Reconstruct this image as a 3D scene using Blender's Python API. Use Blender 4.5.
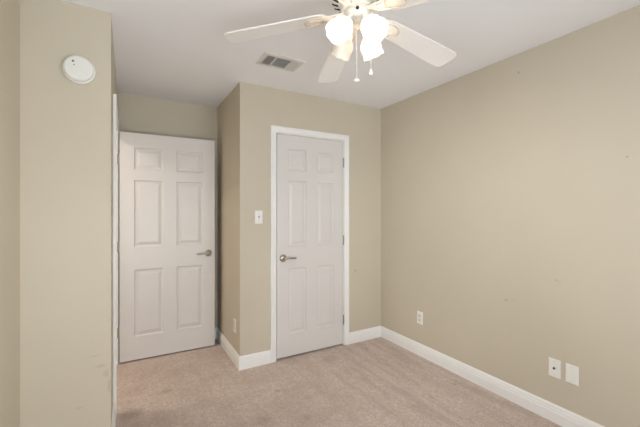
import bpy, bmesh, math, random
from mathutils import Vector, Matrix
PI = math.pi
random.seed(4)
S = bpy.context.scene
C = S.collection
for o in list(bpy.data.objects):
    bpy.data.objects.remove(o)

# ------------------------------------------------------------------ camera, light, exposure
CAM_Z, CAM_YAW, F_PX = 1.345, math.radians(29.8), 337.0
cam = bpy.data.objects.new('camera', bpy.data.cameras.new('camera'))
C.objects.link(cam)
cam.location = (0, 0, CAM_Z)
cam.rotation_euler = (PI / 2, 0, -CAM_YAW)
cam.data.sensor_width = 36
cam.data.lens = 36 * F_PX / 640
cam.data.shift_y = -2.5 / 640
cam.data.clip_start = 0.02
S.camera = cam

S.view_settings.view_transform = 'Standard'
S.view_settings.look = 'None'
S.view_settings.gamma = 1
S.view_settings.use_curve_mapping = False
S.view_settings.exposure = 0.04

world = bpy.data.worlds.new('world')
S.world = world
world.use_nodes = True
wn = world.node_tree
wn.nodes['Background'].inputs[0].default_value = (0.80, 0.88, 1.0, 1)
wn.nodes['Background'].inputs[1].default_value = 2.0

def area(name, loc, rot, sx, sy, power, col):
    l = bpy.data.lights.new(name, 'AREA')
    l.shape = 'RECTANGLE'; l.size = sx; l.size_y = sy; l.energy = power; l.color = col
    o = bpy.data.objects.new(name, l); C.objects.link(o)
    o.location = loc; o.rotation_euler = rot
    return o
# fill lamps added outside two added, unseen windows and in the unseen hall
WIN = (-0.34, 2.05, 0.30, 2.20)      # added rear window: x0 x1 z0 z1
WIN2 = (-0.22, 0.98, 0.75, 2.15)    # added left window: y0 y1 z0 z1
POW = dict(low=11.0, high=10.0, up_a=20.0, up_b=8.0, left=20.0, hall=17.5, bulb=1000.0, sky=1.35)
wn.nodes['Background'].inputs[1].default_value = POW['sky']
FILL_COL = (0.90, 0.965, 1.0)
area('rear_low_fill', (0.15, -0.62, .70), (PI / 2, 0, 0), .9, .8, POW['low'], FILL_COL)  # added lamps outside the rear window opening, brightening the room
area('rear_high_fill', (1.5, -0.62, 1.65), (PI / 2, 0, 0), .9, 1.0, POW['high'], FILL_COL)
area('ceiling_fill', (0.15, -0.80, .95), (PI / 2 + .75, 0, 0), .9, .7, POW['up_a'], FILL_COL)  # this lamp and the next are added, tilted up to brighten the ceiling
area('ceiling_fill', (1.5, -0.80, .95), (PI / 2 + .75, 0, 0), .9, .7, POW['up_b'], FILL_COL)
area('left_fill', (-0.68, 0.38, 1.45), (PI / 2, 0, -PI / 2), 1.2, 1.4, POW['left'], FILL_COL)  # added lamp, mainly to brighten the right wall
area('hall_fill', (-0.80, 2.95, 2.36), (0, 0.25, 0), 0.35, 0.35, POW['hall'], (1.0, 0.95, 0.88))  # added unseen lamp that brightens the alcove through the doorway
BULB = POW['bulb']                  # emission of a lit fan bulb

# ------------------------------------------------------------------ materials
def srgb(r, g, b):
    f = lambda c: c / 12.92 if c <= 0.04045 else ((c + 0.055) / 1.055) ** 2.4
    return (f(r / 255), f(g / 255), f(b / 255), 1)

class NT:
    def __init__(s, name):
        s.m = bpy.data.materials.new(name); s.m.use_nodes = True
        s.t = s.m.node_tree; s.b = s.t.nodes['Principled BSDF']
        s.co = None
    def n(s, typ, **kw):
        x = s.t.nodes.new(typ)
        for k, v in kw.items(): setattr(x, k, v)
        return x
    def l(s, a, b): s.t.links.new(a, b)
    def coord(s):
        if s.co is None: s.co = s.n('ShaderNodeTexCoord').outputs['Object']
        return s.co
    def noise(s, scale, detail=3, rough=0.5, vec=None):
        x = s.n('ShaderNodeTexNoise'); x.inputs['Scale'].default_value = scale
        x.inputs['Detail'].default_value = detail; x.inputs['Roughness'].default_value = rough
        s.l(vec if vec is not None else s.coord(), x.inputs['Vector']); return x.outputs['Fac']
    def ramp(s, fac, stops):
        r = s.n('ShaderNodeValToRGB'); e = r.color_ramp.elements
        while len(e) < len(stops): e.new(0.5)
        for i, (p, c) in enumerate(stops): e[i].position = p; e[i].color = c
        s.l(fac, r.inputs[0]); return r.outputs[0]
    def mix(s, fac, a, b):
        x = s.n('ShaderNodeMix', data_type='RGBA')
        for v, i in ((fac, 0), (a, 6), (b, 7)):
            if hasattr(v, 'is_linked'): s.l(v, x.inputs[i])
            else: x.inputs[i].default_value = v
        return x.outputs[2]
    def math(s, op, a, b=None, c=None):
        x = s.n('ShaderNodeMath', operation=op)
        for v, i in ((a, 0), (b, 1), (c, 2)):
            if v is None: continue
            if hasattr(v, 'is_linked'): s.l(v, x.inputs[i])
            else: x.inputs[i].default_value = v
        return x.outputs[0]
    def bump(s, h, strength, dist):
        x = s.n('ShaderNodeBump'); x.inputs['Strength'].default_value = strength
        x.inputs['Distance'].default_value = dist
        s.l(h, x.inputs['Height']); s.l(x.outputs[0], s.b.inputs['Normal'])
    def base(s, c):
        if hasattr(c, 'is_linked'): s.l(c, s.b.inputs['Base Color'])
        else: s.b.inputs['Base Color'].default_value = c
    def rough(s, r, metal=0, spec=0.5):
        s.b.inputs['Roughness'].default_value = r; s.b.inputs['Metallic'].default_value = metal
        s.b.inputs['Specular IOR Level'].default_value = spec

WALL_COL = srgb(208, 198, 179)
def wall_paint(name, marks=()):
    """eggshell wall paint with a fine roller texture; marks = (x, y, z, rx, ry, rz, colour, strength) stains on it"""
    t = NT(name)
    n = t.noise(1.3, 3)
    w = WALL_COL
    col = t.ramp(n, [(0.3, (w[0] * .97, w[1] * .965, w[2] * .95, 1)), (0.7, (w[0] * 1.02, w[1] * 1.02, w[2] * 1.02, 1))])
    for (x, y, z, rx, ry, rz, c, k) in marks:
        v = t.n('ShaderNodeVectorMath', operation='SUBTRACT'); t.l(t.coord(), v.inputs[0]); v.inputs[1].default_value = (x, y, z)
        d = t.n('ShaderNodeVectorMath', operation='DIVIDE'); t.l(v.outputs[0], d.inputs[0]); d.inputs[1].default_value = (rx, ry, rz)
        ln = t.n('ShaderNodeVectorMath', operation='LENGTH'); t.l(d.outputs[0], ln.inputs[0])
        wob = t.math('MULTIPLY_ADD', t.noise(60, 3), 1.1, -0.55)
        r = t.math('ADD', ln.outputs['Value'], wob)
        f = t.math('SUBTRACT', 1.0, r)
        f = t.n('ShaderNodeClamp').outputs[0] if False else t.math('MULTIPLY', t.math('MAXIMUM', f, 0.0), k)
        f = t.math('MINIMUM', f, k)
        col = t.mix(f, col, c)
    t.base(col); t.rough(0.55, 0, 0.35)
    t.bump(t.noise(170, 2), 0.12, 0.002)
    return t.m

def plain(name, col, rough=0.4, metal=0, spec=0.5, var=0.03, scale=9, bump=0.0):
    t = NT(name)
    n = t.noise(scale, 3)
    t.base(t.ramp(n, [(0.3, tuple(c * (1 - var) for c in col[:3]) + (1,)), (0.7, tuple(min(1, c * (1 + var)) for c in col[:3]) + (1,))]))
    t.rough(rough, metal, spec)
    if bump: t.bump(t.noise(150, 2), bump, 0.002)
    return t.m

SC = srgb(120, 108, 92); DK = srgb(70, 60, 50)
M = {}
M['wall'] = wall_paint('wall_paint')
M['wall_r'] = wall_paint('wall_paint_right', [
    (2.364, 1.437, 0.706, .02, .022, .012, SC, .4), (2.364, 1.39, 0.716, .02, .02, .006, SC, .25), (2.364, 1.108, 0.906, .02, .014, .006, DK, .35), (2.364, 1.09, 0.898, .02, .005, .005, DK, .4),
    (2.364, .762, 1.641, .02, .010, .006, DK, .5), (2.364, 1.348, 2.309, .02, .012, .012, DK, .5)])
M['wall_c'] = wall_paint('wall_paint_closet', [(2.028, 2.811, 0.736, .012, .02, .010, DK, .6)])
M['wall_s'] = wall_paint('wall_paint_return', [(0.829, 3.17, 2.06, .02, .012, .012, DK, 0.64), (0.829, 3.12, 1.2, .02, .008, .008, DK, 0.30)])
M['wall_d'] = wall_paint('wall_paint_detector', [
    (-.125, 2.187, .50, .035, .02, .012, SC, 0.25), (-.10, 2.187, .455, .02, .02, .03, SC, 0.23), (-.15, 2.187, .56, .05, .02, .008, SC, 0.17),
    (-.085, 2.187, .38, .012, .02, .05, SC, 0.25), (-.22, 2.187, .30, .02, .02, .01, SC, 0.20)])
M['ceiling'] = plain('ceiling_paint', srgb(248, 248, 250), 0.9, 0, 0.2, 0.012, 2, 0.2)
M['trim'] = plain('trim_enamel', srgb(246, 244, 241), 0.35, 0, 0.5, 0.012)
M['door'] = plain('door_enamel', srgb(225, 220, 216), 0.38, 0, 0.5, 0.012, 4, 0.03)
M['nickel'] = plain('satin_nickel', srgb(186, 178, 166), 0.3, 1, 0.5, 0.05)
M['steel'] = plain('hinge_steel', srgb(170, 168, 164), 0.38, 1, 0.5, 0.05)
M['brass'] = plain('aged_brass', srgb(168, 159, 140), 0.5, 0.1, 0.4, 0.06)
M['plastic'] = plain('white_plastic', srgb(240, 238, 232), 0.3, 0, 0.5, 0.01)
M['ivory'] = plain('ivory_plastic', srgb(226, 220, 206), 0.35, 0, 0.5, 0.01)
M['dark'] = plain('dark_slot', srgb(38, 36, 34), 0.6)
M['grey'] = plain('grey_plastic', srgb(120, 118, 116), 0.5)
M['vent'] = plain('vent_enamel', srgb(222, 219, 214), 0.45, 0, 0.5, 0.015)
M['duct_shade'] = plain('duct_shade_paint', srgb(66, 64, 62), 0.8)  # dark colour painted in for the shade behind the louvers
M['fan'] = plain('fan_enamel', srgb(238, 233, 226), 0.3, 0, 0.5, 0.01)
M['blade'] = plain('fan_blade_white', srgb(236, 231, 226), 0.45, 0, 0.4, 0.015)
M['cream'] = plain('fan_cream_enamel', srgb(240, 234, 223), 0.35, 0, 0.5, 0.02)
M['gilt'] = plain('fan_gilt_ring', srgb(206, 188, 164), 0.4, 0.2, 0.5, 0.04)
M['chain'] = plain('chain_metal', srgb(222, 212, 200), 0.35, 0.3, 0.5, 0.04)

def glass_pane():
    t = NT('window_glass'); nt = t.t
    tr = t.n('ShaderNodeBsdfTransparent'); gl = t.n('ShaderNodeBsdfGlossy'); gl.inputs['Roughness'].default_value = 0.02
    fr = t.n('ShaderNodeFresnel'); fr.inputs['IOR'].default_value = 1.45
    mx = t.n('ShaderNodeMixShader'); t.l(fr.outputs[0], mx.inputs[0]); t.l(tr.outputs[0], mx.inputs[1]); t.l(gl.outputs[0], mx.inputs[2])
    t.l(mx.outputs[0], nt.nodes['Material Output'].inputs['Surface'])
    return t.m
M['glass'] = glass_pane()

def shade_glass():
    t = NT('frosted_shade_glass'); nt = t.t
    n = t.noise(40, 3)
    c = t.ramp(n, [(0.3, (0.90, 0.84, 0.76, 1)), (0.7, (0.95, 0.90, 0.83, 1))])
    tl = t.n('ShaderNodeBsdfTranslucent'); t.l(c, tl.inputs[0])
    df = t.n('ShaderNodeBsdfDiffuse'); t.l(c, df.inputs[0])
    mx = t.n('ShaderNodeMixShader'); mx.inputs[0].default_value = 0.45
    t.l(df.outputs[0], mx.inputs[1]); t.l(tl.outputs[0], mx.inputs[2])
    gl = t.n('ShaderNodeBsdfGlossy'); gl.inputs['Roughness'].default_value = 0.3
    m2 = t.n('ShaderNodeMixShader'); m2.inputs[0].default_value = 0.05
    t.l(mx.outputs[0], m2.inputs[1]); t.l(gl.outputs[0], m2.inputs[2])
    t.l(m2.outputs[0], nt.nodes['Material Output'].inputs['Surface'])
    return t.m
M['shade'] = shade_glass()

def bulb_lit():
    t = NT('lit_bulb'); t.base((1, 1, 1, 1))
    t.b.inputs['Emission Color'].default_value = (1.0, 0.98, 0.93, 1); t.b.inputs['Emission Strength'].default_value = BULB
    return t.m
M['bulb'] = bulb_lit()
M['bulb_off'] = plain('unlit_bulb', srgb(235, 230, 220), 0.3)

def carpet():
    t = NT('carpet_pile')
    co = t.coord()
    # vacuum tracks: long soft bands turned a little from the wall direction
    mp = t.n('ShaderNodeMapping'); t.l(co, mp.inputs['Vector']); mp.inputs['Rotation'].default_value = (0, 0, math.radians(38)); mp.inputs['Scale'].default_value = (1.0, 1.9, 1)
    tracks = t.noise(2.6, 4, 0.6, mp.outputs[0])
    # nap pushed over by the vacuum head: strokes running along the room
    mp2 = t.n('ShaderNodeMapping'); t.l(co, mp2.inputs['Vector']); mp2.inputs['Rotation'].default_value = (0, 0, math.radians(-3)); mp2.inputs['Scale'].default_value = (5.5, .75, 1)
    tracks2 = t.noise(2.2, 4, 0.65, mp2.outputs[0])
    blot = t.noise(9, 5, 0.65)
    mid = t.noise(38, 4, 0.7)
    fine = t.noise(120, 4, 0.8)
    tuft = t.noise(420, 2, 0.6)
    a = t.ramp(tracks, [(0.38, srgb(215, 192, 178)), (0.62, srgb(235, 215, 201))])
    b = t.ramp(tracks2, [(0.42, srgb(204, 182, 168)), (0.50, srgb(228, 208, 194)), (0.60, srgb(239, 219, 205))])
    sx = t.n('ShaderNodeSeparateXYZ'); t.l(co, sx.inputs[0])
    by_wall = t.n('ShaderNodeMapRange'); t.l(sx.outputs[0], by_wall.inputs[0])
    for i, v in ((1, 1.1), (2, 1.8), (3, .25), (4, .72)): by_wall.inputs[i].default_value = v
    c = t.mix(by_wall.outputs[0], a, b)
    d = t.mix(t.ramp(blot, [(0.54, (0, 0, 0, 1)), (0.74, (.42, .42, .42, 1))]), c, srgb(168, 146, 133))
    d = t.mix(t.ramp(mid, [(0.36, (.40, .40, .40, 1)), (0.56, (0, 0, 0, 1))]), d, srgb(175, 153, 140))
    e = t.mix(t.ramp(fine, [(0.38, (.75, .75, .75, 1)), (0.62, (0, 0, 0, 1))]), d, srgb(170, 150, 137))
    # small trodden spots
    for (x, y, r, k) in ((0.98, 2.34, .03, .5), (1.02, 1.95, .05, .35), (0.25, 2.75, .05, .4), (0.75, 2.05, .06, .3), (2.02, 2.62, .025, .55), (1.6, 2.6, .1, .25), (.02, 2.55, .09, .5), (2.2, 1.75, .02, .5), (1.28, 2.73, .1, .35)):
        v = t.n('ShaderNodeVectorMath', operation='DISTANCE'); t.l(co, v.inputs[0]); v.inputs[1].default_value = (x, y, 0)
        f = t.math('ADD', t.math('DIVIDE', v.outputs['Value'], r), t.math('MULTIPLY_ADD', blot, 2.0, -1.0))
        f = t.math('MINIMUM', t.math('MULTIPLY', t.math('MAXIMUM', t.math('SUBTRACT', 1.0, f), 0.0), k * 1.6), k)
        e = t.mix(f, e, srgb(158, 132, 122))
    t.base(e); t.rough(0.95, 0, 0.1)
    t.b.inputs['Sheen Weight'].default_value = 0.25
    t.bump(t.math('ADD', fine, t.math('MULTIPLY', tuft, 0.6)), 0.55, 0.008)
    return t.m
M['carpet'] = carpet()

# ------------------------------------------------------------------ mesh helpers
def add_box(bm, x0, x1, y0, y1, z0, z1, bev=0.0):
    r = bmesh.ops.create_cube(bm, size=1.0)
    vs = r['verts']
    for v in vs:
        v.co = Vector((x0 + (v.co.x + .5) * (x1 - x0), y0 + (v.co.y + .5) * (y1 - y0), z0 + (v.co.z + .5) * (z1 - z0)))
    if bev:
        es = list({e for v in vs for e in v.link_edges})
        bmesh.ops.bevel(bm, geom=es, offset=bev, segments=2, affect='EDGES', profile=0.6)

def add_lathe(bm, prof, seg=32, mat=None, lobes=None):
    """prof = [(r, z)...] about local Z, then transformed by mat"""
    mat = mat or Matrix()
    rings = []
    for (r, z) in prof:
        if r < 1e-6:
            rings.append([bm.verts.new(mat @ Vector((0, 0, z)))])
        else:
            rg = []
            for k in range(seg):
                a = 2 * PI * k / seg
                rr, zz = (r, z) if not lobes else lobes(r, z, a)
                rg.append(bm.verts.new(mat @ Vector((rr * math.cos(a), rr * math.sin(a), zz))))
            rings.append(rg)
    for a, b in zip(rings, rings[1:]):
        for k in range(seg):
            k2 = (k + 1) % seg
            if len(a) == 1 and len(b) == 1: continue
            if len(a) == 1: bm.faces.new((a[0], b[k], b[k2]))
            elif len(b) == 1: bm.faces.new((a[k], b[0], a[k2]))
            else: bm.faces.new((a[k], b[k], b[k2], a[k2]))

def frame_of(axis):
    """matrix whose Z is axis"""
    z = Vector(axis).normalized()
    x = Vector((0, 0, 1)).cross(z)
    if x.length < 1e-4: x = Vector((1, 0, 0))
    x.normalize(); y = z.cross(x)
    return Matrix((x, y, z)).transposed().to_4x4()

def add_tube(bm, pts, radii, seg=10, flat=1.0):
    pts = [Vector(p) for p in pts]
    if not hasattr(radii, '__len__'): radii = [radii] * len(pts)
    rings = []
    up = None
    for i, p in enumerate(pts):
        t = (pts[min(i + 1, len(pts) - 1)] - pts[max(i - 1, 0)]).normalized()
        if up is None: up = Vector((0, 0, 1)) if abs(t.z) < 0.9 else Vector((1, 0, 0))
        x = up.cross(t).normalized(); y = t.cross(x)
        rings.append([bm.verts.new(p + radii[i] * (math.cos(a) * x + math.sin(a) * y * flat)) for a in (2 * PI * k / seg for k in range(seg))])
    for a, b in zip(rings, rings[1:]):
        for k in range(seg):
            bm.faces.new((a[k], a[(k + 1) % seg], b[(k + 1) % seg], b[k]))
    bm.faces.new(rings[0][::-1]); bm.faces.new(rings[-1])

def sweep(bm, path, prof, N, closed=False, m0=None, m1=None):
    """profile (u, v) swept along a planar path; u = in-plane offset to the left of travel, v = along N; mitred. m0/m1: end mitre vectors"""
    N = Vector(N); P = [Vector(p) for p in path]
    L = [N.cross((b - a).normalized()) for a, b in zip(P, P[1:])]
    rings = []
    for i, p in enumerate(P):
        if i == 0: m = Vector(m0) if m0 else L[0]
        elif i == len(P) - 1: m = Vector(m1) if m1 else L[-1]
        else:
            s = L[i - 1] + L[i]; m = s / (s.dot(L[i]))
        rings.append([bm.verts.new(p + m * u + N * v) for u, v in prof])
    n = len(prof)
    for a, b in zip(rings, rings[1:]):
        for k in range(n):
            bm.faces.new((a[k], b[k], b[(k + 1) % n], a[(k + 1) % n]))
    bm.faces.new(rings[0]); bm.faces.new(rings[-1][::-1])

def obj(name, bm, mat, parent=None, smooth=False, loc=None, label=None):
    bmesh.ops.remove_doubles(bm, verts=bm.verts, dist=1e-6)
    bmesh.ops.recalc_face_normals(bm, faces=bm.faces)
    me = bpy.data.meshes.new(name); bm.to_mesh(me); bm.free()
    me.materials.append(mat)
    if smooth:
        for p in me.polygons: p.use_smooth = True
        me.set_sharp_from_angle(angle=math.radians(38))
    o = bpy.data.objects.new(name, me); C.objects.link(o)
    if parent: o.parent = parent
    if loc: o.location = loc
    if label: o['label'] = label
    return o

def tag(o, label, cat, group=None, kind=None):
    o['label'] = label; o['category'] = cat
    if group: o['group'] = group
    if kind: o['kind'] = kind
    return o

def thing(name, label, cat, loc=(0, 0, 0), rot=(0, 0, 0), group=None, kind=None):
    o = bpy.data.objects.new(name, None); C.objects.link(o)
    o.location = loc; o.rotation_euler = rot; o.empty_display_size = 0.1
    return tag(o, label, cat, group, kind)

def struct(name, bm, mat, label, cat, smooth=False):
    return tag(obj(name, bm, mat, None, smooth), label, cat, None, 'structure')

def copy_tree(o, parent=None):
    c = o.copy(); C.objects.link(c)
    if parent: c.parent = parent
    for ch in list(o.children): copy_tree(ch, c)
    return c

# ------------------------------------------------------------------ the room
XR, YC, XC, YB, XL, XD, YD, YR, H = 2.364, 2.811, 0.829, 3.63, -0.46, -0.077, 2.187, -0.40, 2.44
T = 0.115
def boxes(*bs):
    bm = bmesh.new()
    for b in bs: add_box(bm, *b)
    return bm
FT = 0.003      # top of the carpet
HX = -1.35      # far side of the hall beyond the open doorway
struct('floor', boxes((HX - T, XR + T, YR - T, YB + T, -0.10, FT)), M['carpet'], 'pinkish beige cut pile carpet covering the bedroom floor', 'carpet')
struct('ceiling', boxes((HX - T, XR + T, YR - T, YB + T, H, H + .10)), M['ceiling'], 'flat pale grey white ceiling above the fan', 'ceiling')
struct('wall_right', boxes((XR, XR + T, YR - T, YB + T, 0, H)), M['wall_r'], 'long bare tan wall at right with three white plates near the baseboard', 'wall')
CX0, CX1, CZ = 1.145, 1.897, 2.060        # closet opening
struct('wall_closet', boxes((XC, CX0, YC, YC + T, 0, H), (CX1, XR, YC, YC + T, 0, H), (CX0, CX1, YC, YC + T, CZ, H)), M['wall_c'], 'tan wall around the closed closet door', 'wall')
struct('wall_closet_return', boxes((XC, XC + T, YC + T, YB, 0, H)), M['wall_s'], 'narrow tan side wall of the closet beside the open door', 'wall')
struct('wall_back', boxes((HX - T, XR, YB, YB + T, 0, H)), M['wall'], 'tan wall at the back of the alcove behind the open door', 'wall')
EY0, EY1, EZ = 2.60, 3.440, 2.060         # entry opening in the wall x = XD
struct('wall_entry', boxes((XD - T, XD, YD + T, EY0, 0, H), (XD - T, XD, EY1, YB, 0, H), (XD - T, XD, EY0, EY1, EZ, H)), M['wall'], 'tan wall holding the entry doorway, seen almost edge on', 'wall')
struct('wall_detector', boxes((HX, XD, YD, YD + T, 0, H)), M['wall_d'], 'tan wall with the smoke detector high up, scuffed low down', 'wall')
struct('wall_left', boxes((XL - T, XL, YR - T, WIN2[0], 0, H), (XL - T, XL, WIN2[1], YD, 0, H), (XL - T, XL, WIN2[0], WIN2[1], 0, WIN2[2]), (XL - T, XL, WIN2[0], WIN2[1], WIN2[3], H)), M['wall'], 'tan wall strip at the far left edge', 'wall')
struct('wall_hall', boxes((HX - T, HX, YD, YB, 0, H)), M['wall'], 'tan wall of the hall beyond the doorway', 'wall')
x0, x1, z0, z1 = WIN
struct('wall_rear', boxes((XL, x0, YR - T, YR, 0, H), (x1, XR, YR - T, YR, 0, H), (x0, x1, YR - T, YR, 0, z0), (x0, x1, YR - T, YR, z1, H)), M['wall'], 'tan wall with the added window behind the camera', 'wall')

# windows added behind the camera to let in fill light
def window(name, label, loc, rz, width, h):
    w = thing(name, label, 'window', loc, (0, 0, rz), kind='structure')
    hw, hh = width / 2, h
    bm = boxes((-hw, -hw + .05, -.03, .03, 0, hh), (hw - .05, hw, -.03, .03, 0, hh), (-hw + .05, hw - .05, -.03, .03, 0, .05), (-hw + .05, hw - .05, -.03, .03, hh - .05, hh), (-hw + .05, hw - .05, -.02, .02, hh / 2 - .02, hh / 2 + .02))
    obj('window_frame', bm, M['trim'], w)
    obj('window_pane', boxes((-hw + .045, hw - .045, -.003, .003, .045, hh - .045)), M['glass'], w)
    obj('window_sill', boxes((-hw - .04, hw + .04, .0601, .10, -.025, 0.0)), M['trim'], w)
window('added_window_1', 'added white framed sash window in the rear wall', ((x0 + x1) / 2, YR - .06, z0), 0, x1 - x0, z1 - z0)
window('added_window_2', 'added white framed sash window in the left wall', (XL - .06, (WIN2[0] + WIN2[1]) / 2, WIN2[2]), -PI / 2, WIN2[1] - WIN2[0], WIN2[3] - WIN2[2])

# baseboards: stepped profile, mitred at the corners
BB = [(0, 0), (.015, 0), (.015, .066), (.0125, .070), (.0125, .084), (.0095, .089), (.0095, .098), (.006, .106), (.002, .112), (0, .112)]
def baseboard(name, pts, label, m0=None, m1=None):
    bm = bmesh.new()
    sweep(bm, [(x, y, FT) for x, y in pts], BB, (0, 0, 1), m0=m0, m1=m1)
    return struct(name, bm, M['trim'], label, 'baseboard')
def mit(a, b): return (a[0] + b[0], a[1] + b[1], 0)
# travel with the room on the left hand
RT, CL, SD, BK, LF, DT, RR = (-1, 0), (0, -1), (-1, 0), (0, -1), (1, 0), (0, -1), (0, 1)
baseboard('baseboard_right', [(XR, YR), (XR, YC)], 'long white baseboard along the bare right wall', mit(RT, RR), mit(RT, CL))
CAS = 0.052
baseboard('baseboard_closet_right', [(XR, YC), (CX1 + CAS - .008, YC)], 'short white baseboard between closet door and right corner', mit(RT, CL), None)
baseboard('baseboard_closet_left', [(CX0 - CAS + .008, YC), (XC, YC)], 'very short white baseboard between closet door and outer corner', None, mit(CL, SD))
baseboard('baseboard_closet_return', [(XC, YC), (XC, YB)], 'white baseboard on the closet side wall beside the open door', mit(CL, SD), mit(SD, BK))
baseboard('baseboard_back', [(XC, YB), (XD, YB)], 'white baseboard behind the open entry door', mit(SD, BK), mit(BK, LF))
baseboard('baseboard_entry', [(XD, EY0 - CAS - .002), (XD, YD)], 'white baseboard on the scrap of wall before the doorway', None, mit(LF, DT))
baseboard('baseboard_detector', [(XD, YD), (XL, YD)], 'white baseboard under the smoke detector', mit(LF, DT), mit(LF, DT))
baseboard('baseboard_left', [(XL, YD), (XL, YR)], 'white baseboard along the left wall', mit(LF, DT), mit(LF, RR))
baseboard('baseboard_rear', [(XL, YR), (XR, YR)], 'white baseboard under the added rear window', mit(LF, RR), mit(RT, RR))

# door casings with jambs
CP = [(0, 0), (0, .008), (.004, .011), (.012, .0125), (.016, .0105), (.022, .0115), (.036, .016), (.044, .0175), (CAS - .004, .0175), (CAS, .013), (CAS, 0)]
bm = bmesh.new()
r_ = 0.013     # jamb thickness left showing as a reveal
g = .008
sweep(bm, [(CX0 + g, YC, 0), (CX0 + g, YC, CZ - g), (CX1 - g, YC, CZ - g), (CX1 - g, YC, 0)], CP, (0, -1, 0))
add_box(bm, CX0, CX0 + .016, YC, YC + T, 0, CZ); add_box(bm, CX1 - .016, CX1, YC, YC + T, 0, CZ); add_box(bm, CX0 + .016, CX1 - .016, YC, YC + T, CZ - .016, CZ)
add_box(bm, CX0 + .016, CX0 + .028, YC + .045, YC + .075, 0, CZ - .016); add_box(bm, CX1 - .028, CX1 - .016, YC + .045, YC + .075, 0, CZ - .016); add_box(bm, CX0 + .028, CX1 - .028, YC + .045, YC + .075, CZ - .028, CZ - .016)
struct('trim_1', bm, M['trim'], 'white moulded casing around the closed closet door', 'door casing')
bm = bmesh.new()
sweep(bm, [(XD, EY0 + g, 0), (XD, EY0 + g, EZ - g), (XD, EY1 - g, EZ - g), (XD, EY1 - g, 0)], CP, (1, 0, 0))
add_box(bm, XD - T, XD, EY0, EY0 + .016, 0, EZ); add_box(bm, XD - T, XD, EY1 - .016, EY1, 0, EZ); add_box(bm, XD - T, XD, EY0 + .016, EY1 - .016, EZ - .016, EZ)
add_box(bm, XD - .07, XD - .045, EY0 + .016, EY0 + .028, 0, EZ - .016); add_box(bm, XD - .07, XD - .045, EY1 - .028, EY1 - .016, 0, EZ - .016); add_box(bm, XD - .07, XD - .045, EY0 + .028, EY1 - .028, EZ - .028, EZ - .016)
struct('trim_2', bm, M['trim'], 'white casing of the entry doorway, a thin upright strip', 'door casing')

# ------------------------------------------------------------------ six panel doors
def door_slab(w, h, t, stile, mull, rows):
    """x 0..w, y 0 (front, facing -y) .. t, z 0..h ; moulded panels on both faces"""
    bm = bmesh.new()
    pw = (w - 2 * stile - mull) / 2
    xs = [0, stile, stile + pw, stile + pw + mull, w - stile, w]
    zs = [0]
    for a, b in rows: zs += [h - b, h - a]
    zs = sorted(zs) + [h]
    RINGS = [(0, 0), (.003, .006), (.009, .010), (.016, .010), (.021, .009), (.044, .002)]
    for side in (0, 1):
        yy = (lambda d: d) if side == 0 else (lambda d: t - d)
        def V(x, z, d): return bm.verts.new((x, yy(d), z))
        for i in range(5):
            for j in range(len(zs) - 1):
                X0, X1, Z0, Z1 = xs[i], xs[i + 1], zs[j], zs[j + 1]
                panel = i in (1, 3) and any(abs(Z1 - (h - a)) < 1e-6 for a, b in rows)
                if not panel:
                    bm.faces.new((V(X0, Z0, 0), V(X1, Z0, 0), V(X1, Z1, 0), V(X0, Z1, 0)))
                else:
                    prev = None
                    for ins, d in RINGS:
                        q = [V(X0 + ins, Z0 + ins, d), V(X1 - ins, Z0 + ins, d), V(X1 - ins, Z1 - ins, d), V(X0 + ins, Z1 - ins, d)]
                        if prev:
                            for k in range(4): bm.faces.new((prev[k], prev[(k + 1) % 4], q[(k + 1) % 4], q[k]))
                        prev = q
                    bm.faces.new(prev)
    # edges of the slab
    for j in range(len(zs) - 1):
        for X in (0, w): bm.faces.new([bm.verts.new(p) for p in ((X, 0, zs[j]), (X, t, zs[j]), (X, t, zs[j + 1]), (X, 0, zs[j + 1]))])
    for i in range(5):
        for Z in (0, h): bm.faces.new([bm.verts.new(p) for p in ((xs[i], 0, Z), (xs[i + 1], 0, Z), (xs[i + 1], t, Z), (xs[i], t, Z))])
    return bm
ROWS = [(.130, .325), (.420, 1.020), (1.222, 1.820)]

def lever(parent, x, y, z, sgn, face=-1):
    """lever handle: rose against the face, neck, lever pointing to sgn*x"""
    h = obj('door_handle', boxes_round_rose(x, y, z, face), M['nickel'], parent, True, label='satin nickel lever handle')
    bm = bmesh.new()
    yo = y + face * .048
    add_tube(bm, [(x, y + face * .006, z), (x, y + face * .03, z), (x, yo + face * .006, z)], [.011, .0095, .0105], 14)
    pts = [(x - sgn * .010, yo, z), (x + sgn * .012, yo, z + .001), (x + sgn * .04, yo + face * .004, z + .002), (x + sgn * .075, yo + face * .003, z - .001), (x + sgn * .105, yo - face * .002, z - .003), (x + sgn * .114, yo - face * .006, z - .003)]
    add_tube(bm, pts, [.009, .0125, .0115, .0105, .009, .006], 14, 0.85)
    obj('lever', bm, M['nickel'], h, True)
    return h
def boxes_round_rose(x, y, z, face):
    bm = bmesh.new()
    m = Matrix.Translation((x, y, z)) @ frame_of((0, face, 0))
    add_lathe(bm, [(0, .0), (.033, .0), (.0335, .004), (.030, .008), (.022, .0105), (.016, .015), (0, .015)], 32, m)
    return bm

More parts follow.
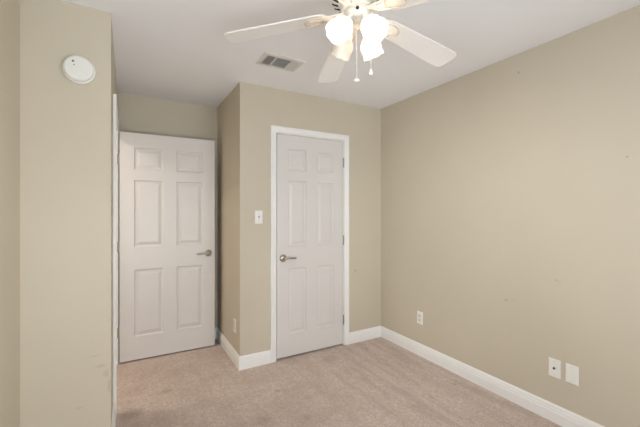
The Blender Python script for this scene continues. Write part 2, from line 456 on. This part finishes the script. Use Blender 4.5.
def hinge(parent, x, y, z, mat, leaf):
    """knuckle barrel with five segments and a leaf box; leaf = (x0,x1,y0,y1) relative"""
    bm = bmesh.new()
    for k in range(5):
        a = z - .0445 + k * .0178
        add_lathe(bm, [(0, a + .0004), (.0058, a + .0004), (.0062, a + .001), (.0062, a + .0168), (.0058, a + .0174), (0, a + .0174)], 14, Matrix.Translation((x, y, 0)))
    add_lathe(bm, [(0, z + .0445), (.0045, z + .0445), (.0045, z + .048), (0, z + .0495)], 12, Matrix.Translation((x, y, 0)))
    add_lathe(bm, [(0, z - .0495), (.0045, z - .048), (.0045, z - .0445), (0, z - .0445)], 12, Matrix.Translation((x, y, 0)))
    add_box(bm, x + leaf[0], x + leaf[1], y + leaf[2], y + leaf[3], z - .0445, z + .0445)
    return obj('hinge', bm, mat, parent, True)

# closet door (closed)
DW = .708
d1 = obj('door_1', door_slab(DW, 2.021, .035, .108, .116, ROWS), M['door'], loc=(1.167, YC + .002, .019))
tag(d1, 'closed white six panel closet door in a moulded casing', 'door', None, 'structure')
lever(d1, .058, 0, .900, +1)
for z in (1.810, 1.035, .240):
    hinge(d1, DW + .003, -.0065, z, M['steel'], (-.002, .002, .004, .030))

# entry door (standing open in the alcove)
EW = .813
d2 = obj('door_2', door_slab(EW, 2.026, .035, .112, .112, ROWS), M['door'], loc=(-.057, 3.432, .016), )
d2.rotation_euler = (0, 0, math.radians(-0.6))
tag(d2, 'white six panel entry door standing open in the alcove', 'door', None, 'structure')
lever(d2, EW - .062, 0, .916, -1)
lever(d2, EW - .062, .035, .916, -1, face=1)
for z in (1.781, 1.016, .261):
    b = bmesh.new()
    add_box(b, -.0165, 0, -.0005, .0025, z - .0445, z + .0445)
    for sx in (-.0125, -.006):
        for dz in (-.03, 0, .03): add_lathe(b, [(0, .0022), (.0025, .0018), (.003, 0), (0, 0)], 8, Matrix.Translation((sx, -.0005, z + dz)) @ frame_of((0, -1, 0)))
    add_lathe(b, [(0, z - .0475), (.0055, z - .0465), (.006, z - .0445), (.006, z + .0445), (.0055, z + .0465), (0, z + .0475)], 14, Matrix.Translation((-.0095, .0088, 0)))
    obj('hinge', b, M['brass'], d2, True, label='pale brass hinge')

# ------------------------------------------------------------------ wall plates; local frame: plate in x/z, facing -y, back at y=0
def plate(parent, name='cover_plate', w=.070, h=.1145, mat='plastic'):
    bm = bmesh.new()
    prof = [(0, 0.0), (0, .003), (.0025, .0055), (.006, .006)]
    prev = None
    for ins, d in prof:
        q = [bm.verts.new((sx * (w / 2 - ins), -d, sz * (h / 2 - ins))) for sx, sz in ((-1, -1), (1, -1), (1, 1), (-1, 1))]
        if prev:
            for k in range(4): bm.faces.new((prev[k], prev[(k + 1) % 4], q[(k + 1) % 4], q[k]))
        else: bm.faces.new(q)
        prev = q
    bm.faces.new(prev)
    return obj(name, bm, M[mat], parent)
def screw(parent, z, x=0):
    bm = bmesh.new()
    m = Matrix.Translation((x, -.006, z)) @ frame_of((0, -1, 0))
    add_lathe(bm, [(0, 0), (.0034, 0), (.0030, .0012), (0, .0016)], 14, m)
    s = obj('screw', bm, M['ivory'], parent, True)
    bm = bmesh.new(); add_box(bm, x - .0027, x + .0027, -.0078, -.0073, z - .0004, z + .0004)
    obj('screw_slot', bm, M['grey'], s)
RZ_RIGHT = -PI / 2     # faces -x (right wall)
def outlet(label, loc, rz):
    t = thing('power_outlet', label, 'electrical outlet', loc, (0, 0, rz), 'duplex power outlets')
    plate(t); screw(t, 0)
    for dz in (-.0195, .0195):
        bm = bmesh.new()
        m = Matrix.Translation((0, -.0055, dz)) @ frame_of((0, -1, 0))
        pts = []
        for k in range(28):
            a = 2 * PI * k / 28
            pts.append((max(-.0145, min(.0145, .0172 * math.cos(a))), max(-.0128, min(.0128, .0172 * math.sin(a)))))
        lo = [bm.verts.new((x, -.0055, dz + z)) for x, z in pts]; hi = [bm.verts.new((x * .96, -.0082, dz + z * .96)) for x, z in pts]
        for k in range(28): bm.faces.new((lo[k], lo[(k + 1) % 28], hi[(k + 1) % 28], hi[k]))
        bm.faces.new(hi); bm.faces.new(lo[::-1])
        rc = obj('receptacle', bm, M['ivory'], t)
        obj('slot', boxes((-.0072, -.0054, -.0088, -.0080, dz - .001, dz + .0075)), M['dark'], rc)
        obj('slot', boxes((.0054, .0072, -.0088, -.0080, dz, dz + .0065)), M['dark'], rc)
        bm = bmesh.new(); add_lathe(bm, [(0, 0), (.0026, 0), (.0026, .0008), (0, .0008)], 12, Matrix.Translation((0, -.0080, dz - .0065)) @ frame_of((0, -1, 0)))
        obj('ground_slot', bm, M['dark'], rc)
    return t
outlet('white duplex outlet low on the right wall near the far corner', (XR, 2.256, .352), RZ_RIGHT)
outlet('white duplex outlet low on the closet side wall by the open door', (XC, 2.96, .33), RZ_RIGHT)

t = thing('cable_plate', 'white wall plate with a dark jack at its centre, on right wall', 'wall plate', (XR, 1.120, .345), (0, 0, RZ_RIGHT))
plate(t); screw(t, .042); screw(t, -.042)
bm = bmesh.new()
add_lathe(bm, [(0, 0), (.0085, 0), (.0085, .002), (.0062, .0025), (.0062, .007), (.0045, .007), (.0045, .003), (0, .003)], 6, Matrix.Translation((0, -.006, 0)) @ frame_of((0, -1, 0)))
jk = obj('jack', bm, M['grey'], t)
bm = bmesh.new(); add_lathe(bm, [(0, 0), (.0062, 0), (.0055, .0005), (0, .0005)], 16, Matrix.Translation((0, -.0128, 0)) @ frame_of((0, -1, 0)))
obj('jack_core', bm, M['dark'], jk)
t = thing('blank_plate', 'blank white wall plate, nearest the camera on right wall', 'wall plate', (XR, 1.0225, .3455), (0, 0, RZ_RIGHT))
plate(t); screw(t, .042); screw(t, -.042)

t = thing('light_switch', 'white toggle light switch left of the closet door', 'light switch', (.994, YC, 1.292))
plate(t, h=.1145); screw(t, .030); screw(t, -.030)
bm = boxes((-.0052, .0052, -.0068, -.0055, -.012, .012)); obj('toggle_collar', bm, M['ivory'], t)
bm = bmesh.new(); add_tube(bm, [(0, -.006, 0), (0, -.013, .004), (0, -.019, .0075)], [.0042, .0038, .0032], 8); obj('toggle', bm, M['grey'], t, True)

# ------------------------------------------------------------------ smoke detector on the wall left of the doorway
t = thing('smoke_detector', 'round white smoke detector high on the left wall', 'smoke detector', (-.220, YD, 2.090))
F = frame_of((0, -1, 0))
bm = bmesh.new(); add_lathe(bm, [(0, 0), (.071, 0), (.0725, .003), (.0725, .012), (.069, .016), (0, .016)], 56, F); obj('mounting_base', bm, M['plastic'], t, True)
bm = bmesh.new(); add_lathe(bm, [(0, .015), (.0605, .015), (.0605, .019), (.0655, .0195), (.066, .036), (.064, .0395), (.059, .0420), (.057, .0440), (.048, .0448), (0, .045)], 56, F)
for k in range(5):
    for q in (-1, 0, 1):
        cx_, cz_ = -.006 + k * .010, q * .011 - .004 + (.003 if k in (0, 4) else 0)
        add_box(bm, cx_ - .0016, cx_ + .0016, -.0462, -.0435, cz_ - .004, cz_ + .004)
cv = obj('cover', bm, M['plastic'], t, True)
bm = bmesh.new()
for (dx, dz, r) in ((-.022, .030, .006),): add_lathe(bm, [(0, 0), (r, 0), (r * .9, .0022), (0, .0028)], 18, Matrix.Translation((dx, -.0440, dz)) @ F)
obj('sensor_window', bm, M['grey'], cv, True)
bm = bmesh.new(); add_lathe(bm, [(0, 0), (.0032, 0), (.0028, .0016), (0, .002)], 14, Matrix.Translation((-.018, -.0445, .012)) @ F); obj('indicator_light', bm, M['grey'], cv, True)
bm = bmesh.new(); add_lathe(bm, [(0, 0), (.010, 0), (.0095, .002), (0, .0026)], 24, Matrix.Translation((.012, -.0442, -.034)) @ F); obj('test_button', bm, M['plastic'], cv, True)

# ------------------------------------------------------------------ ceiling air register (three way)
t = thing('ceiling_vent', 'white three way air register in the ceiling near the closet corner', 'air vent', (.980, 2.298, H))
vw, vh = .312, .208
bm = bmesh.new()
prof = [(0, 0), (.004, .006), (.028, .009), (.030, .003)]
# frame ring, dropping below the ceiling
sweepP = [(-vw / 2, -vh / 2), (vw / 2, -vh / 2), (vw / 2, vh / 2), (-vw / 2, vh / 2)]
rings = []
for ins, d in prof: rings.append([bm.verts.new((sx * (vw / 2 - ins), sy * (vh / 2 - ins), -d)) for sx, sy in ((-1, -1), (1, -1), (1, 1), (-1, 1))])
for a, b in zip(rings, rings[1:]):
    for k in range(4): bm.faces.new((a[k], a[(k + 1) % 4], b[(k + 1) % 4], b[k]))
ix, iy = vw / 2 - .029, vh / 2 - .029
c1, c2 = -ix + .068, ix - .068
for c in (c1, c2): add_box(bm, c - .004, c + .004, -iy, iy, -.012, -.002)
obj('register_frame', bm, M['vent'], t)
obj('duct_shade_sheet', boxes((-ix, ix, -iy, iy, -.002, -.0005)), M['duct_shade'], t)  # dark sheet under the solid ceiling, standing in for the duct's shade
def vanes(name, spans, mat):
    bm = bmesh.new()
    for (p, q, r, s, tilt, alongx) in spans:
        # vane from p..q along its length, centre r, tilt sign
        for i in range(s):
            c = r[0] + (r[1] - r[0]) * (i + .5) / s
            pts = []
            for k in range(5):
                u = k / 4; off = tilt * (.011 * u * u); z = -.002 - .0095 * u
                pts.append((off, z))
            for (o1, za), (o2, zb) in zip(pts, pts[1:]):
                for th in (0,):
                    A = (p, c + o1, za), (q, c + o1, za), (q, c + o2, zb), (p, c + o2, zb)
                    if not alongx: A = tuple((y, x, z) for x, y, z in A)
                    bm.faces.new([bm.verts.new(v) for v in A])
    o = obj(name, bm, mat, t)
    md = o.modifiers.new('thickness', 'SOLIDIFY'); md.thickness = .0009
    return o
vanes('louver_bank', [(-iy, iy, (-ix + .004, c1 - .004), 5, -1, False)], M['vent'])
vanes('louver_bank', [(c1 + .004, c2 - .004, (-iy + .002, iy - .004), 11, -1, True)], M['vent'])
vanes('louver_bank', [(-iy, iy, (c2 + .004, ix - .004), 6, 1, False)], M['vent'])

# ------------------------------------------------------------------ ceiling fan with a four light kit
ca, sa = math.cos(-CAM_YAW), math.sin(-CAM_YAW)
FX, FY = 0.8834, 1.2126
fan = thing('ceiling_fan', 'white five blade ceiling fan with four frosted glass lamp shades', 'ceiling fan', (FX, FY, H))
FZ = lambda z: z - H           # world height to fan height
def off(lat, dep):             # from a direction seen from the camera side to room axes
    return (ca * lat - sa * dep, sa * lat + ca * dep)
bm = bmesh.new()
add_lathe(bm, [(0, 0), (.088, 0), (.090, -.008), (.082, -.020), (.070, -.030), (.070, -.036), (0, -.036)], 48)
obj('ceiling_canopy', bm, M['fan'], fan, True)
bm = bmesh.new()
add_lathe(bm, [(0, -.030), (.066, -.032), (.108, -.044), (.124, -.060), (.127, -.075), (.124, -.080), (.127, -.085), (.127, -.130), (.124, -.136), (.127, -.141), (.122, -.158), (.102, -.172), (.074, -.180), (0, -.182)], 56)
mh = obj('motor_housing', bm, M['fan'], fan, True)
for k in range(18):
    bm = bmesh.new()
    m = Matrix.Rotation(2 * PI * k / 18, 4, 'Z')
    for v in bmesh.ops.create_cube(bm, size=1.0)['verts']: v.co = m @ Vector((.0975 + v.co.x * .026, v.co.y * .009, -.174 + v.co.z * .004 + v.co.x * .026 * .45))
    obj('cooling_slot', bm, M['dark'], mh)
bm = bmesh.new()
add_lathe(bm, [(0, -.180), (.070, -.180), (.072, -.186), (.072, -.206), (.068, -.211), (0, -.211)], 48)
obj('flywheel', bm, M['cream'], fan, True)
bm = bmesh.new()
add_lathe(bm, [(0, -.210), (.050, -.210), (.053, -.214), (.053, -.222), (.050, -.226), (.050, -.236), (.046, -.243), (.030, -.250), (.020, -.252), (0, -.252)], 40)
sh = obj('switch_housing', bm, M['fan'], fan, True)
bm = bmesh.new()
add_lathe(bm, [(0, -.250), (.021, -.250), (.022, -.254), (.017, -.260), (.0155, -.272), (.018, -.276), (.018, -.280), (.013, -.286), (.006, -.293), (0, -.296)], 32)
obj('finial', bm, M['cream'], fan, True)
bx_, by_ = off(-.004, -.0525)
bm = bmesh.new(); add_lathe(bm, [(0, 0), (.008, 0), (.007, .003), (0, .003)], 16, Matrix.Translation((bx_, by_, -.231 + .004)) @ frame_of((bx_, by_, 0)))
obj('reverse_switch', bm, M['dark'], sh, True)

# blades
DROOP, PITCH = math.atan(.145), math.radians(-9)
A0 = math.radians(173.8) - CAM_YAW
def blade_mesh():
    bm = bmesh.new()
    out = []
    R0, R1 = .134, .603
    def w(r): return .050 + (.0635 - .050) * min(1, max(0, (r - R0) / .40))
    n = 16
    edge = []
    for k in range(n + 1):
        r = R0 + .028 + (R1 - .03 - R0 - .028) * k / n
        edge.append((r, w(r)))
    cr = [(R1 - .03 + .03 * math.sin(a), w(R1) - .03 + .03 * math.cos(a)) for a in [PI / 2 * k / 6 for k in range(1, 7)]]
    rr = [(R0 + .028 - .028 * math.sin(a), w(R0) - .028 + .028 * math.cos(a)) for a in [PI / 2 * k / 6 for k in range(6, 0, -1)]]
    rr = [(R0 + .045 - .045 * math.sin(a), .050 * math.cos(a) ** .8) for a in [PI / 2 * k / 10 for k in range(10, 0, -1)]]
    edge = [e for e in edge if e[0] > R0 + .05]
    half = rr + edge + cr
    poly = half + [(x, -y) for x, y in reversed(half) if abs(y) > 1e-6]
    lo = [bm.verts.new((x, y, -.003)) for x, y in poly]; hi = [bm.verts.new((x, y, .003)) for x, y in poly]
    m = len(poly)
    for k in range(m): bm.faces.new((lo[k], lo[(k + 1) % m], hi[(k + 1) % m], hi[k]))
    bm.faces.new(lo[::-1]); bm.faces.new(hi)
    return bm
def ell_ring(bm, cx, rx, ry, z0, z1, wid, seg=40):
    q = []
    for (dr, z) in ((0, z0), (0, z1), (-wid * .5, z1 - .0015), (-wid, z1), (-wid, z0)):
        q.append([bm.verts.new((cx + (rx + dr) * math.cos(2 * PI * k / seg), (ry + dr) * math.sin(2 * PI * k / seg), z)) for k in range(seg)])
    for a, b in zip(q, q[1:] + q[:1]):
        for k in range(seg): bm.faces.new((a[k], a[(k + 1) % seg], b[(k + 1) % seg], b[k]))
def make_blade():
    b = obj('fan_blade', blade_mesh(), M['blade'], fan)
    bm = bmesh.new()
    # medallion plate under the blade root, then the arm to the flywheel
    seg = 40
    XM, YM = .192, .036
    ra = [[bm.verts.new((XM + .047 * s * math.cos(2 * PI * k / seg), YM * s * math.sin(2 * PI * k / seg), z)) for k in range(seg)] for z, s in ((-.0032, 1), (-.006, 1), (-.0075, .94))]
    for a, c in zip(ra, ra[1:]):
        for k in range(seg): bm.faces.new((a[k], a[(k + 1) % seg], c[(k + 1) % seg], c[k]))
    bm.faces.new(ra[0]); bm.faces.new(ra[-1])
    add_tube(bm, [(.055, 0, .006), (.085, 0, .002), (.115, 0, -.007), (.148, 0, -.006)], [.016, .013, .012, .016], 12, .38)
    for s in (-1, 1):
        add_tube(bm, [(.075, s * .006, .003), (.098, s * .020, -.004), (.125, s * .024, -.006), (.155, s * .030, -.0055)], [.007, .0065, .006, .006], 10, .6)
    obj('blade_iron', bm, M['cream'], b, True)
    bm = bmesh.new(); ell_ring(bm, XM, .0475, .0365, -.0050, -.0088, .0045); obj('iron_ring', bm, M['gilt'], b, True)
    for (dx, dy) in ((-.022, 0), (.020, .016), (.020, -.016)):
        bm = bmesh.new(); add_lathe(bm, [(0, -.0098), (.0042, -.009), (.005, -.0074), (0, -.0074)], 12, Matrix.Translation((XM + dx, dy, 0)))
        obj('screw', bm, M['cream'], b, True)
    return b
b0 = make_blade()
blades = [b0] + [copy_tree(b0, fan) for _ in range(4)]
for k, b in enumerate(blades):
    m = Matrix.Translation((0, 0, FZ(2.2255))) @ Matrix.Rotation(A0 - k * 2 * PI / 5, 4, 'Z') @ Matrix.Rotation(DROOP, 4, 'Y') @ Matrix.Rotation(PITCH, 4, 'X')
    b.matrix_basis = m

# lamps
def lobes(r, z, a):
    k = max(0, (z - .055) / .038)
    return r * (1 + .012 * k * math.cos(8 * a)), z + .0015 * k * math.cos(8 * a)
def make_lamp(lat, dep, lit, tilt):
    ox, oy = off(lat, dep)
    d = Vector((ox, oy, 0)).normalized()
    ax = (d * math.cos(tilt) + Vector((0, 0, -1)) * math.sin(tilt)).normalized()
    c = Vector((ox, oy, FZ(2.112)))
    neck = c - ax * .047
    m = Matrix.Translation(neck) @ frame_of(ax)
    bm = bmesh.new()
    a0 = d * .030 + Vector((0, 0, -.240))
    mid = (a0 + neck) / 2 + Vector((0, 0, .010)) + d * .006
    add_tube(bm, [a0, mid, neck - ax * .012], [.009, .0085, .009], 12)
    arm = obj('light_arm', bm, M['fan'], fan, True)
    bm = bmesh.new(); add_lathe(bm, [(0, -.020), (.017, -.020), (.022, -.012), (.027, -.002), (.0275, .006), (.024, .006), (.022, .0), (0, -.002)], 28, m)
    obj('socket_cup', bm, M['cream'], arm, True)
    prof = [(.0225, .000), (.025, .007), (.035, .018), (.0430, .031), (.0468, .045), (.0466, .057), (.0455, .069), (.046, .080), (.0480, .089), (.0495, .093)]
    inner = [(max(.004, r - .0022), z - .0002) for r, z in reversed(prof)]
    bm = bmesh.new(); add_lathe(bm, prof + inner, 64, m, lobes)
    s = obj('lamp_shade', bm, M['shade'], fan, True)
    bm = bmesh.new()
    add_lathe(bm, [(0, .002), (.012, .002), (.012, .014), (.014, .021), (.021, .032), (.024, .043), (.022, .054), (.014, .064), (0, .067)], 24, m)
    obj('bulb', bm, M['bulb'] if lit else M['bulb_off'], s, True)
    if not lit: s['label'] = 'cream lamp shade with its bulb unlit'
TL = math.radians(42)
make_lamp(-.073, -.078, True, TL)
make_lamp(.052, -.088, True, TL)
make_lamp(-.055, .085, False, math.radians(52))
make_lamp(.072, .080, True, math.radians(52))

def chain(lat, dep, ztop, zbot, kind):
    x, y = off(lat, dep)
    bm = bmesh.new()
    n = int((ztop - zbot) / .0055)
    add_tube(bm, [(x, y, ztop), (x, y, zbot)], .0009, 6)
    for k in range(n):
        z = ztop - .0055 * (k + .5)
        if k % 2 == 0: add_lathe(bm, [(0, z + .0023), (.0024, z + .0012), (.0029, z), (.0024, z - .0012), (0, z - .0023)], 8, Matrix.Translation((x, y, 0)))
    ch = obj('pull_chain', bm, M['chain'], fan, True)
    bm = bmesh.new()
    m = Matrix.Translation((x, y, zbot))
    if kind == 0: add_lathe(bm, [(0, .003), (.004, .002), (.011, -.002), (.0135, -.006), (.0125, -.010), (.005, -.013), (0, -.0135)], 20, m)
    else: add_lathe(bm, [(0, .003), (.003, .002), (.0042, -.006), (.008, -.013), (.0095, -.020), (.007, -.026), (0, -.028)], 20, m)
    obj('chain_pull', bm, M['plastic'], ch, True)
chain(-.006, -.034, FZ(2.19), FZ(1.916), 0)
chain(.062, .006, FZ(2.195), FZ(1.975), 1)
